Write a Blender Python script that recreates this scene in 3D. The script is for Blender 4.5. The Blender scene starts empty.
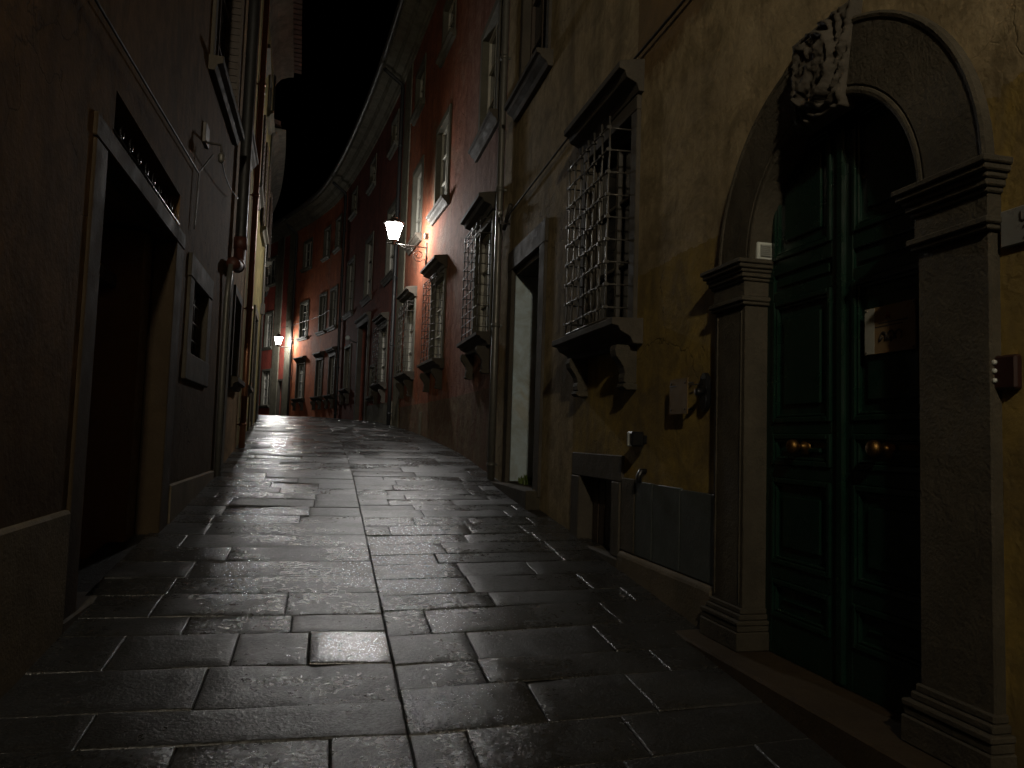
import bpy, bmesh, math, random
import numpy as np
from mathutils import Vector, Matrix, noise

random.seed(7)
scene = bpy.context.scene
COL = scene.collection

# ------------------------------------------------------------------ plan of the lane
def pchip(pts):
    x = np.array([p[0] for p in pts], float); y = np.array([p[1] for p in pts], float)
    h = np.diff(x); d = np.diff(y) / h; m = np.zeros_like(x)
    for i in range(1, len(x) - 1):
        if d[i-1] * d[i] > 0:
            w1 = 2*h[i] + h[i-1]; w2 = h[i] + 2*h[i-1]
            m[i] = (w1 + w2) / (w1 / d[i-1] + w2 / d[i])
    m[0] = d[0]; m[-1] = d[-1]
    def f(t):
        i = int(np.clip(np.searchsorted(x, t) - 1, 0, len(h) - 1)); u = (t - x[i]) / h[i]
        return float((1+2*u)*(1-u)**2*y[i] + u*(1-u)**2*h[i]*m[i] + u*u*(3-2*u)*y[i+1] + u*u*(u-1)*h[i]*m[i+1])
    return f

RIGHT = pchip([(-8,2.3),(13.0,2.3),(16,2.16),(19,1.98),(21.5,1.8),(23.5,1.62),(26,1.35),(29,.98),(32,.52),
               (34.5,.02),(37,-.72),(40,-1.85),(44,-3.7),(50,-7.2)])
LEFT = pchip([(-8,-1.3),(9.6,-1.3),(12.8,-1.37),(16.5,-1.53),(20,-1.65),(24,-1.95),(28,-2.55),(34,-4.2),(40,-6.6),(46,-9.5)])

class Side:
    """wall line of one side of the lane: (s along the wall, n out towards the lane, z) -> world"""
    def __init__(self, f, y1, sgn):
        self.Y = np.arange(-8, y1 + .001, .05)
        self.X = np.array([f(t) for t in self.Y])
        self.S = np.concatenate([[0], np.cumsum(np.hypot(np.diff(self.X), np.diff(self.Y)))]) - 8
        self.sgn = sgn
    def __call__(self, s, n, z):
        x = np.interp(s, self.S, self.X); y = np.interp(s, self.S, self.Y)
        e = .15
        dx = np.interp(s+e, self.S, self.X) - np.interp(s-e, self.S, self.X)
        dy = np.interp(s+e, self.S, self.Y) - np.interp(s-e, self.S, self.Y)
        l = math.hypot(dx, dy)
        return Vector((x + n*self.sgn*(-dy)/l, y + n*self.sgn*dx/l, z))
RS = Side(RIGHT, 50, 1)
LS = Side(LEFT, 46, -1)

ZP = pchip([(-8,-2.24),(0,-1.5),(8,-.756),(15,-.12),(19,.2),(22,.38),(25,.5),(28,.55),(32,.53),(40,.4),(50,.1)])
def street_z(x, y):
    r = max(0.0, min(1.0, (y - 13) / 8))
    mid = .5*(LEFT(min(y, 46)) + RIGHT(y))
    return ZP(y) - .035*r*max(0, x - mid)**1.4

# ------------------------------------------------------------------ mesh building
class MB:
    def __init__(self, frame=None):
        self.v = []; self.f = []; self.sm = []; self.fr = frame
    def P(self, p):
        return Vector(p) if self.fr is None else self.fr(*p)
    def add(self, verts, faces, smooth=False):
        o = len(self.v); self.v += [tuple(p) for p in verts]
        self.f += [tuple(o+i for i in f) for f in faces]; self.sm += [smooth]*len(faces)
    def box(self, a0, a1, b0, b1, c0, c1, step=None):
        """axis box in the local frame, cut along its first axis so it can follow the curve"""
        if a1 < a0: a0, a1 = a1, a0
        if b1 < b0: b0, b1 = b1, b0
        k = max(1, int(math.ceil((a1-a0)/step))) if step else 1
        vs = []
        for i in range(k+1):
            a = a0 + (a1-a0)*i/k
            vs += [self.P((a,b0,c0)), self.P((a,b1,c0)), self.P((a,b1,c1)), self.P((a,b0,c1))]
        fs = [(0,1,2,3), (4*k+3,4*k+2,4*k+1,4*k)]
        for i in range(k):
            o = 4*i
            for j in range(4):
                fs.append((o+j, o+4+j, o+4+(j+1)%4, o+(j+1)%4))
        self.add(vs, fs)
    def profile(self, a0, a1, pts, step=.6):
        """closed outline (b, c) swept along the first axis"""
        k = max(1, int(math.ceil(abs(a1-a0)/step))); n = len(pts); vs = []
        for i in range(k+1):
            a = a0 + (a1-a0)*i/k
            vs += [self.P((a,b,c)) for b, c in pts]
        fs = [tuple(range(n)), tuple(n*k+i for i in reversed(range(n)))]
        for i in range(k):
            for j in range(n):
                fs.append((i*n+j, (i+1)*n+j, (i+1)*n+(j+1)%n, i*n+(j+1)%n))
        self.add(vs, fs)
    def tube(self, pts, r, seg=6, smooth=True, world=False, closed=False):
        P = [Vector(p) if world else self.P(p) for p in pts]
        n = len(P); vs = []; up = None
        rr = r if isinstance(r, (list, tuple)) else [r]*n
        for i, p in enumerate(P):
            if closed: t = P[(i+1) % n] - P[i-1]
            else: t = P[min(i+1, n-1)] - P[max(i-1, 0)]
            if t.length < 1e-9: t = Vector((0,0,1))
            t.normalize()
            if up is None:
                up = Vector((0,0,1)) if abs(t.z) < .9 else Vector((0,1,0))
            sd = t.cross(up)
            if sd.length < 1e-5: sd = t.cross(Vector((1,.3,.2)))
            sd.normalize(); up = sd.cross(t).normalized()
            for j in range(seg):
                a = 2*math.pi*(j+.5)/seg
                vs.append(p + rr[i]*(math.cos(a)*sd + math.sin(a)*up))
        fs = []
        m = n if closed else n-1
        for i in range(m):
            for j in range(seg):
                q = (i+1) % n
                fs.append((i*seg+j, i*seg+(j+1)%seg, q*seg+(j+1)%seg, q*seg+j))
        if not closed:
            fs += [tuple(reversed(range(seg))), tuple((n-1)*seg+j for j in range(seg))]
        self.add(vs, fs, smooth)
    def lathe(self, c, axis, prof, seg=14, smooth=True):
        """world centre, world axis, [(distance along axis, radius)]"""
        ax = Vector(axis).normalized(); u = ax.orthogonal().normalized(); w = ax.cross(u); c = Vector(c); vs = []
        for d, r in prof:
            for j in range(seg):
                a = 2*math.pi*(j+.5)/seg
                vs.append(c + ax*d + r*(math.cos(a)*u + math.sin(a)*w))
        fs = [(i*seg+j, i*seg+(j+1)%seg, (i+1)*seg+(j+1)%seg, (i+1)*seg+j) for i in range(len(prof)-1) for j in range(seg)]
        fs += [tuple(reversed(range(seg))), tuple((len(prof)-1)*seg+j for j in range(seg))]
        self.add(vs, fs, smooth)
    def grid(self, nu, nv, fn, smooth=True):
        vs = [fn(i/nu, j/nv) for i in range(nu+1) for j in range(nv+1)]
        fs = [(i*(nv+1)+j, (i+1)*(nv+1)+j, (i+1)*(nv+1)+j+1, i*(nv+1)+j+1) for i in range(nu) for j in range(nv)]
        self.add(vs, fs, smooth)
    def build(self, name, mat, parent=None, bevel=0, loc=None, jitter=0):
        if loc is None:
            loc = world_loc(parent) if parent is not None else Vector((0,0,0))
        else: loc = Vector(loc)
        me = bpy.data.meshes.new(name)
        me.from_pydata([tuple(Vector(p) - loc) for p in self.v], [], self.f)
        me.polygons.foreach_set('use_smooth', self.sm)
        bm = bmesh.new(); bm.from_mesh(me)
        if jitter:
            for v in bm.verts:
                w = v.co + loc
                v.co += noise.noise_vector(w*2.3)*jitter
        bmesh.ops.recalc_face_normals(bm, faces=bm.faces)
        if bevel:
            ed = [e for e in bm.edges if len(e.link_faces) == 2 and e.calc_face_angle(0) > .6]
            bmesh.ops.bevel(bm, geom=ed, offset=bevel, segments=1, affect='EDGES', clamp_overlap=True)
        bm.to_mesh(me); bm.free()
        me.materials.append(mat)
        o = bpy.data.objects.new(name, me); COL.objects.link(o)
        if parent is not None: o.parent = parent
        else: o.location = loc
        return o

def world_loc(o):
    l = Vector((0,0,0))
    while o is not None:
        l += o.location; o = o.parent
    return l

def tag(o, label=None, cat=None, group=None, kind=None):
    if label: o['label'] = label
    if cat: o['category'] = cat
    if group: o['group'] = group
    if kind: o['kind'] = kind
    return o
def thing(name, loc, label, cat, group=None):
    o = bpy.data.objects.new(name, None); COL.objects.link(o); o.location = loc
    o.empty_display_size = .2
    return tag(o, label, cat, group)

# ------------------------------------------------------------------ materials
class NT:
    def __init__(self, name):
        self.m = bpy.data.materials.new(name); self.m.use_nodes = True
        self.t = self.m.node_tree; self.n = self.t.nodes; self.l = self.t.links
        self.b = self.n['Principled BSDF']
        g = self.n.new('ShaderNodeNewGeometry'); self.pos = g.outputs['Position']; self.island = g.outputs['Random Per Island']
    def link(self, a, b): self.l.new(a, b)
    def scaled(self, s):
        mp = self.n.new('ShaderNodeMapping'); mp.inputs['Scale'].default_value = s
        self.link(self.pos, mp.inputs['Vector']); return mp.outputs[0]
    def noise(self, scale, detail=4, rough=.55, vec=None, dist=0):
        k = self.n.new('ShaderNodeTexNoise'); k.inputs['Scale'].default_value = scale
        k.inputs['Detail'].default_value = detail; k.inputs['Roughness'].default_value = rough
        k.inputs['Distortion'].default_value = dist
        self.link(vec or self.pos, k.inputs['Vector']); return k.outputs['Fac']
    def ramp(self, fac, a, b, lo=0., hi=1.):
        r = self.n.new('ShaderNodeMapRange'); r.inputs[1].default_value = a; r.inputs[2].default_value = b
        r.inputs[3].default_value = lo; r.inputs[4].default_value = hi
        self.link(fac, r.inputs[0]); return r.outputs[0]
    def math(self, op, a, b=None):
        k = self.n.new('ShaderNodeMath'); k.operation = op
        for i, q in enumerate((a, b)):
            if q is None: continue
            if isinstance(q, (int, float)): k.inputs[i].default_value = q
            else: self.link(q, k.inputs[i])
        return k.outputs[0]
    def mix(self, fac, a, b, mode='MIX'):
        k = self.n.new('ShaderNodeMix'); k.data_type = 'RGBA'; k.blend_type = mode
        for i, q in ((0, fac), (6, a), (7, b)):
            if isinstance(q, (int, float)): k.inputs[i].default_value = q
            elif isinstance(q, tuple): k.inputs[i].default_value = (*q, 1)
            else: self.link(q, k.inputs[i])
        return k.outputs[2]
    def xyz(self):
        s = self.n.new('ShaderNodeSeparateXYZ'); self.link(self.pos, s.inputs[0]); return s.outputs
    def bump(self, h, strength=.4, dist=.02):
        k = self.n.new('ShaderNodeBump'); k.inputs['Strength'].default_value = strength; k.inputs['Distance'].default_value = dist
        self.link(h, k.inputs['Height']); self.link(k.outputs[0], self.b.inputs['Normal'])
    def set(self, **k):
        for n, v in k.items():
            i = self.b.inputs[{'color':'Base Color','rough':'Roughness','metal':'Metallic','spec':'Specular IOR Level'}[n]]
            if isinstance(v, (int, float)): i.default_value = v
            elif isinstance(v, tuple): i.default_value = (*v, 1)
            else: self.link(v, i)

def plaster(name, a, b, stain, patch=None, rough=.85, cracks=.6, bump=.55, zone=None):
    t = NT(name)
    big = t.ramp(t.noise(.9, 6, .62, dist=.6), .36, .64)
    c = t.mix(big, a, b)
    if patch is not None:
        pm = t.ramp(t.noise(.55, 7, .68, t.scaled((1, 1, .8)), dist=1.2), .53, .6)
        c = t.mix(pm, c, patch)
    if zone is not None:
        c = zone(t, c)
    streak = t.ramp(t.noise(1.0, 5, .6, t.scaled((3.2, 3.2, .28))), .5, .74, 0, .75)
    c = t.mix(streak, c, stain)
    med = t.ramp(t.noise(2.6, 7, .72, dist=.9), .45, .64, 0, .68)
    c = t.mix(med, c, stain)
    fine = t.noise(9, 6, .7)
    c = t.mix(t.ramp(fine, .35, .7, 0, .45), c, stain)
    # cracks
    k = t.n.new('ShaderNodeTexVoronoi'); k.feature = 'DISTANCE_TO_EDGE'; k.inputs['Scale'].default_value = .85
    wv = t.n.new('ShaderNodeTexNoise'); wv.inputs['Scale'].default_value = 2.2; wv.inputs['Detail'].default_value = 6
    t.link(t.pos, wv.inputs['Vector'])
    va = t.n.new('ShaderNodeMix'); va.data_type = 'RGBA'; va.blend_type = 'ADD'; va.inputs[0].default_value = .9
    t.link(t.pos, va.inputs[6]); t.link(wv.outputs['Color'], va.inputs[7]); t.link(va.outputs[2], k.inputs['Vector'])
    cr = t.math('MULTIPLY', t.ramp(k.outputs['Distance'], 0, .008, 1, 0), t.ramp(t.noise(.5, 2), .5, .6))
    c = t.mix(t.math('MULTIPLY', cr, cracks), c, tuple(q*.25 for q in stain))
    t.set(color=c, rough=rough, spec=.06)
    h = t.math('ADD', t.math('MULTIPLY', t.noise(4.5, 7, .66), 1.0), t.math('MULTIPLY', t.noise(28, 4, .6), .3))
    h = t.math('SUBTRACT', h, t.math('MULTIPLY', cr, .35))
    if patch is not None: h = t.math('SUBTRACT', h, t.math('MULTIPLY', pm, .22))
    t.bump(h, bump, .035)
    return t.m

def stone(name, a, b, rough=.8, bump=.5, scale=5):
    t = NT(name)
    c = t.mix(t.ramp(t.noise(scale*.4, 6, .65), .35, .68), a, b)
    c = t.mix(t.ramp(t.noise(scale*7, 4, .7), .45, .75, 0, .5), c, tuple(q*.5 for q in a))
    t.set(color=c, rough=t.ramp(t.noise(scale, 4), .3, .7, rough-.12, rough+.1), spec=.14)
    t.bump(t.math('ADD', t.noise(scale*1.4, 6, .65), t.math('MULTIPLY', t.noise(scale*14, 3), .35)), bump, .015)
    return t.m

def paint(name, a, rough=.4, metal=0, bump=.12, var=.35, scale=14):
    t = NT(name)
    c = t.mix(t.ramp(t.noise(scale, 6, .7), .4, .72, 0, var), a, tuple(q*.35 for q in a))
    t.set(color=c, rough=t.ramp(t.noise(scale*.7, 5, .6), .3, .7, max(.04, rough-.12), rough+.12), metal=metal)
    if bump: t.bump(t.noise(scale*2.2, 5, .6, t.scaled((1,1,.25))), bump, .004)
    return t.m

def emit(name, col, strength):
    t = NT(name); t.set(color=(.8,.8,.8), rough=.5)
    t.b.inputs['Emission Color'].default_value = (*col, 1); t.b.inputs['Emission Strength'].default_value = strength
    return t.m

def near_zone(t, c):
    # the lower part of the near house keeps its ochre coat, with a ragged edge; a darker coat remains high up
    x, y, z = t.xyz()
    w = t.math('MULTIPLY', t.math('SUBTRACT', t.noise(3.5, 6, .7), .5), .16)
    w2 = t.math('MULTIPLY', t.math('SUBTRACT', t.noise(1.3, 6, .7), .5), 1.3)
    zz = t.math('ADD', z, w); yy = t.math('ADD', y, w)
    lowA = t.math('MULTIPLY', t.math('LESS_THAN', zz, 1.29), t.math('LESS_THAN', yy, 5.52))
    lowB = t.math('MULTIPLY', t.math('LESS_THAN', zz, .88), t.math('LESS_THAN', yy, 7.02))
    lowC = t.math('MULTIPLY', t.math('LESS_THAN', y, 2.2), t.math('LESS_THAN', zz, 1.33))
    lo = t.math('MAXIMUM', t.math('MAXIMUM', lowA, lowB), lowC)
    oc = t.mix(t.ramp(t.noise(1.4, 6, .6), .35, .68), (.34,.24,.066), (.245,.17,.046))
    c = t.mix(lo, c, oc)
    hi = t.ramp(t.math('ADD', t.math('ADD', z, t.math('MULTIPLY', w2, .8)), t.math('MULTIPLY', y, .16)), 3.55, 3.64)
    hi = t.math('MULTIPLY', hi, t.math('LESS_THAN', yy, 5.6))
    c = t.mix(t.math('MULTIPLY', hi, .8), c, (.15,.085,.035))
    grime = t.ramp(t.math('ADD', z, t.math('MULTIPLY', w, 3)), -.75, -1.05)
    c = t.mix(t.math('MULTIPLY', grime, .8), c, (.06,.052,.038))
    return c
def damp_zone(t, c):
    x, y, z = t.xyz()
    w = t.math('MULTIPLY', t.math('SUBTRACT', t.noise(1.6, 7, .7), .5), 1.5)
    damp = t.ramp(t.math('SUBTRACT', t.math('ADD', z, w), t.math('MULTIPLY', y, .093)), .15, -.7)
    return t.mix(t.math('MULTIPLY', damp, .75), c, (.055,.046,.032))
def pink_zone(t, c):
    x, y, z = t.xyz()
    w = t.math('MULTIPLY', t.math('SUBTRACT', t.noise(2.6, 6, .7), .5), .3)
    # plaster near the corner has lost most of its red coat
    pale = t.math('MULTIPLY', t.ramp(t.math('ADD', y, t.math('MULTIPLY', w, 6)), 15.6, 13.0), .9)
    c = t.mix(pale, c, t.mix(t.ramp(t.noise(5, 6, .7), .4, .65), (.29,.175,.135), (.19,.10,.078)))
    lo = t.math('LESS_THAN', t.math('ADD', z, t.math('MULTIPLY', w, .4)), .74)
    c = t.mix(lo, c, t.mix(t.ramp(t.noise(2.4, 6, .65), .35, .65), (.21,.165,.105), (.12,.095,.062)))
    return c

M = {}
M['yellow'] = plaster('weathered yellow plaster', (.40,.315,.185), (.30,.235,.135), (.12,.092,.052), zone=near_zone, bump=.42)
M['pink'] = plaster('pink plaster', (.33,.115,.06), (.25,.085,.048), (.12,.05,.035), patch=(.25,.135,.085), zone=pink_zone, bump=.8)
M['red'] = plaster('dark red plaster', (.27,.085,.06), (.20,.07,.052), (.10,.045,.035))
M['orange'] = plaster('orange plaster', (.46,.16,.07), (.37,.12,.06), (.20,.065,.04), patch=(.32,.16,.10))
M['crimson'] = plaster('crimson plaster', (.40,.085,.06), (.32,.07,.05), (.17,.055,.045))
M['brown'] = plaster('brown plaster', (.15,.092,.046), (.12,.072,.036), (.06,.038,.02), patch=(.095,.062,.034), cracks=.6, bump=.4, zone=damp_zone)
M['tan'] = plaster('tan plaster', (.30,.20,.10), (.22,.14,.07), (.10,.07,.04))
M['lime'] = plaster('yellow green plaster', (.23,.20,.095), (.18,.155,.075), (.10,.085,.042))
M['grey_plaster'] = plaster('grey plaster', (.15,.135,.105), (.115,.105,.085), (.06,.055,.045))
M['band'] = plaster('grey painted band', (.21,.195,.15), (.17,.155,.115), (.09,.082,.06), cracks=.2)
M['plinth'] = stone('rough plinth render', (.15,.12,.08), (.085,.07,.05), bump=.8, scale=4)
M['stone'] = stone('grey brown sandstone', (.088,.075,.054), (.040,.035,.026), bump=.85)
M['stone_dark'] = stone('dark sandstone', (.085,.073,.057), (.05,.043,.034))
M['stone_grey'] = stone('grey window stone', (.13,.122,.095), (.085,.08,.064))
M['stone_dim'] = stone('dim brown stone', (.052,.036,.020), (.032,.022,.013))
M['slate'] = stone('slate slab', (.075,.085,.08), (.05,.055,.052), rough=.55, bump=.3)
M['iron'] = paint('dark wrought iron', (.07,.062,.055), .5, .6, .2)
M['iron_pale'] = paint('worn grey iron', (.075,.068,.058), .5, .4, .2)
M['green_wood'] = paint('dark green gloss paint', (.005,.021,.013), .3, 0, .25, .5, 7)
M['dark_wood'] = paint('dark brown wood', (.045,.03,.02), .55, 0, .3)
M['brown_wood'] = paint('brown wood', (.10,.052,.02), .5, 0, .3)
M['pale_wood'] = paint('pale grey painted wood', (.42,.40,.34), .55, 0, .15)
M['grey_wood'] = paint('grey shutter paint', (.26,.265,.24), .6, 0, .15)
M['glass'] = paint('window glass', (.02,.022,.023), .12, 0, 0, .2, 2)
M['curtain'] = paint('pale curtain behind glass', (.20,.20,.185), .18, 0, .1, .5, 5)
M['brass'] = paint('worn brass', (.20,.11,.035), .45, 1, .1, .4)
M['pipe_grey'] = paint('grey downpipe', (.13,.125,.11), .45, .4, .08)
M['pipe_black'] = paint('black downpipe', (.018,.018,.018), .5, 0, .05)
M['pipe_copper'] = paint('brown copper pipe', (.22,.10,.055), .4, .6, .05)
M['red_plastic'] = paint('dull red plastic', (.07,.02,.013), .6, 0, .05)
M['white_paint'] = plaster('whitewashed reveal', (.50,.61,.68), (.44,.53,.58), (.30,.31,.28), patch=(.46,.48,.45), bump=.35)
M['paper'] = paint('aged paper', (.17,.11,.05), .8, 0, 0, .2, 30)
M['paper_white'] = paint('white paper', (.28,.28,.24), .8, 0, 0, .15, 30)
M['ink'] = paint('black ink', (.025,.018,.012), .7, 0, 0, .1)
M['ink_red'] = paint('faded red ink', (.22,.06,.03), .8, 0, 0, .1)
M['marble'] = paint('grey marble', (.19,.19,.18), .35, 0, 0, .35, 9)
M['black'] = paint('black metal', (.014,.014,.015), .35, .3, .05)
M['dark_red'] = paint('dark red enamel', (.03,.011,.009), .45, 0, .05)
M['white_plastic'] = paint('white plastic', (.50,.52,.48), .45, 0, 0, .15)
M['cable'] = paint('black cable', (.03,.026,.022), .6, 0, 0)
M['tile'] = paint('roof tile', (.07,.04,.028), .85, 0, .3)
M['leaf'] = paint('weed leaf', (.085,.13,.02), .6, 0, .1)
M['ground'] = stone('bare earth', (.08,.07,.055), (.05,.045,.035), scale=2)

def wet_stone(name='wet sandstone paving', r0=.20, r1=.40, s0=1.0, s1=.32, bs=.30):
    t = NT(name)
    isl = t.island
    base = t.mix(isl, (.030,.030,.029), (.014,.014,.0135))
    base = t.mix(t.ramp(t.noise(2.2, 6, .65), .42, .68, 0, .75), base, (.012,.0115,.011))
    base = t.mix(t.ramp(t.noise(110, 3, .7), .52, .72, 0, .7), base, (.085,.083,.077))
    x, y, z = t.xyz()
    mud = t.ramp(t.noise(1.1, 7, .68, dist=.8), .44, .66)
    wet = t.ramp(t.math('ADD', t.noise(.8, 6, .62, dist=.5), t.math('MULTIPLY', t.math('SUBTRACT', isl, .5), .24)), .40, .66)
    r = t.math('ADD', t.ramp(wet, 0, 1, r0, r1), t.ramp(t.noise(26, 5, .65), .3, .7, -.05, .10))
    sp = t.math('ADD', t.ramp(mud, 0, 1, s0, s1), t.ramp(t.noise(75, 3, .75), .38, .62, -.3, .3))
    t.set(color=base, rough=r, spec=sp)
    h = t.math('ADD', t.math('MULTIPLY', t.noise(60, 3, .75), 1.55), t.math('MULTIPLY', t.noise(18, 6, .66), .75))
    h = t.math('ADD', h, t.math('MULTIPLY', t.noise(5, 4, .55), 1.6))
    t.bump(h, bs, .010)
    return t.m
M['paving'] = wet_stone()
M['polished'] = wet_stone('polished sandstone slab', .17, .23, 1.0, .9, .17)
M['joint'] = stone('dirt in the joints', (.026,.025,.022), (.014,.0135,.012), rough=.7, bump=.8, scale=14)

# ------------------------------------------------------------------ ground and street
g = MB(); g.add([(-250,-250,-2.9),(250,-250,-2.9),(250,250,-2.9),(-250,250,-2.9)], [(0,1,2,3)])
tag(g.build('ground', M['ground']), kind='structure')

bed = MB()
def bedpt(u, v):
    y = -7.5 + v*52; xl = LEFT(min(y, 46)) - .3; xr = RIGHT(y) + .3
    x = xl + (xr-xl)*u
    return (x, y, street_z(x, y) - .014)
bed.grid(6, 160, bedpt)
tag(bed.build('street_bed', M['joint']), kind='structure')

pav = MB(); pav_polished = MB()
def lane(u, y):
    xl = LEFT(min(y, 46)) - .06; xr = RIGHT(y) + .1
    return xl + (xr-xl)*u
def slab(u0, u1, y00, y10, y01, y11, tilt=None, into=None):
    """one flagstone: near edge y00..y10 (left, right), far edge y01..y11"""
    g_ = .002
    near = (y00 + y01) < 24
    nu, nv = (10, 6) if near else (5, 3)
    tx, ty = tilt or (random.gauss(0, .006), random.gauss(0, .008))
    dz = random.gauss(0, .0018) if into is None else .0025; sd = random.random()*40; wl = max(.05, u1-u0)*3.6
    e = .0075
    us = [0, e/wl*.45, e/wl] + [e/wl + (1-2*e/wl)*i/(nu-2) for i in range(1, nu-2)] + [1-e/wl, 1-e/wl*.45, 1]
    d = .5*((y01-y00)+(y11-y10))
    vs_ = [0, e/d*.45, e/d] + [e/d + (1-2*e/d)*i/(nv-2) for i in range(1, nv-2)] + [1-e/d, 1-e/d*.45, 1]
    verts = []
    for iu, a in enumerate(us):
        for iv, b in enumerate(vs_):
            y = (y00 + (y10-y00)*a)*(1-b) + (y01 + (y11-y01)*a)*b
            y += (.5-b)*2*g_
            u = u0 + (u1-u0)*a
            wob = .0035*noise.noise(Vector((sd, a*4*wl, b*3))) if iv in (0, 1, len(vs_)-2, len(vs_)-1) else 0
            x = lane(u, y) + (.5-a)*2*g_ + (.0035*noise.noise(Vector((b*3, sd, 7))) if iu in (0, 1, len(us)-1, len(us)-2) else 0)
            y += wob
            ea = min(iu, len(us)-1-iu); eb = min(iv, len(vs_)-1-iv); k = min(ea, eb)
            drop = (.0095, .0008, 0)[min(k, 2)]
            z = street_z(x, y) + dz + tx*(a-.5)*wl + ty*(b-.5)*d - drop
            z += .0035*noise.noise(Vector((x*3.1+sd, y*3.1, sd))) + .0018*noise.noise(Vector((x*11, y*11, sd)))
            verts.append((x, y, z))
    nv1 = len(vs_)
    fs = [(i*nv1+j, (i+1)*nv1+j, (i+1)*nv1+j+1, i*nv1+j+1) for i in range(len(us)-1) for j in range(nv1-1)]
    (into or pav).add(verts, fs, True)

# strips across the lane: two left of the centre joint, the third skewed, the last along the houses
def strip(ua, ub, skew, lens, y0=-6.5, y1=36):
    y = y0; rs = random.Random(int(ua*1000)+3)
    while y < y1:
        d = rs.choice([.30, .34, .38, .42, .46, .36])
        w = (ub-ua)*3.7
        cuts = [0.0]; p = rs.uniform(.25, 1.0)*lens
        while p < w - .3:
            cuts.append(p); p += rs.uniform(.55, 1.35)*lens
        worn = ua == 0.0 and y < 4.33 < y+d
        if worn: cuts = [c for c in cuts if c < 1.0] + [.355*3.7]
        cuts.append(w)
        for i in range(len(cuts)-1):
            a, b = cuts[i]/w, cuts[i+1]/w
            sk = lambda q: skew*q*w
            U0 = ua + (ub-ua)*a; U1 = ua + (ub-ua)*b
            hit = worn and i == len(cuts)-2
            slab(U0, U1, y+sk(a), y+sk(b), y+d+sk(a), y+d+sk(b), (-.03, -.0097) if hit else None, pav_polished if hit else None)
        y += d
strip(0.0, .465, -.02, .95)
strip(.465, 1.0, .075, .85)
tag(pav.build('street', M['paving']), kind='structure')
tag(pav_polished.build('street', M['polished']), kind='structure')

# ------------------------------------------------------------------ walls, windows, cornices
def wall(side, s0, s1, z0, z1, holes, thick=.42, step=.8):
    """solid wall with rectangular openings; holes = (sa, sb, za, zb)"""
    S = {s0, s1}; Z = {z0, z1}
    for a, b, c, d in holes: S |= {a, b}; Z |= {c, d}
    S = sorted(S); T = []
    for a, b in zip(S, S[1:]):
        k = max(1, math.ceil((b-a)/step)); T += [a + (b-a)*i/k for i in range(k)]
    S = T + [S[-1]]; Z = sorted(Z)
    inside = lambda s, z: any(a < s < b and c < z < d for a, b, c, d in holes)
    m = MB(side); ni, nj = len(S), len(Z)
    V = [side(s, 0, z) for s in S for z in Z] + [side(s, -thick, z) for s in S for z in Z]
    o = ni*nj; fs = []
    solid = lambda i, j: 0 <= i < ni-1 and 0 <= j < nj-1 and not inside((S[i]+S[i+1])/2, (Z[j]+Z[j+1])/2)
    for i in range(ni-1):
        for j in range(nj-1):
            if not solid(i, j): continue
            q = (i*nj+j, (i+1)*nj+j, (i+1)*nj+j+1, i*nj+j+1)
            fs += [q, tuple(o+k for k in reversed(q))]
            if not solid(i-1, j): fs.append((q[0], q[3], o+q[3], o+q[0]))
            if not solid(i+1, j): fs.append((q[1], o+q[1], o+q[2], q[2]))
            if not solid(i, j-1): fs.append((q[0], o+q[0], o+q[1], q[1]))
            if not solid(i, j+1): fs.append((q[3], q[2], o+q[2], o+q[3]))
    m.add(V, fs); return m

def hole(a, b, c, d, e=.05): return (a-e, b+e, c-e, d+e)

def cage(side, s0, s1, z0, z1, n, nb, nh, r=.008, wob=0, collars=False):
    """belly grille: bars standing off the wall, the cross bars turn back into it"""
    m = MB(side); rs = random.Random(int(s0*100))
    ss = [s0 + (s1-s0)*i/(nb-1) for i in range(nb)]
    zs = [z0 + (z1-z0)*(i+.5)/nh for i in range(nh)]
    for s in ss:
        m.tube([(s + rs.uniform(-wob, wob), n + rs.uniform(-wob, wob)*.5, z) for z in [z0 + (z1-z0)*q/6 for q in range(7)]], r, 5)
    for z in zs:
        k = [(s0, -.03, z+rs.uniform(-wob, wob)), (s0, n+r*1.6, z)] + [(s, n+r*1.6, z+rs.uniform(-wob, wob)) for s in ss[1:-1]] + [(s1, n+r*1.6, z), (s1, -.03, z+rs.uniform(-wob, wob))]
        m.tube(k, r*.85, 5)
        if collars:
            for s in ss: m.box(s-.014, s+.014, n-.012, n+r*2.8, z-.012, z+.012)
    for z in ((z0,) if collars else (z0, z1)):
        m.tube([(s0, -.03, z), (s0, n, z), (s1, n, z), (s1, -.03, z)], r*1.2, 5)
    return m

def sash(side, s0, s1, z0, z1, cols=2, rows=3, n=-.13, w=.05):
    m = MB(side); t = .045
    m.box(s0, s0+w, n, n+t, z0, z1); m.box(s1-w, s1, n, n+t, z0, z1)
    m.box(s0+w, s1-w, n+.001, n+t-.001, z0, z0+w); m.box(s0+w, s1-w, n+.001, n+t-.001, z1-w, z1)
    for i in range(1, cols):
        c = s0 + (s1-s0)*i/cols; m.box(c-w*.45, c+w*.45, n+.002, n+t+.006, z0+w, z1-w)
    for j in range(1, rows):
        z = z0 + (z1-z0)*j/rows; m.box(s0+w, s1-w, n+.006, n+t-.008, z-.014, z+.014)
    return m

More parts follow.
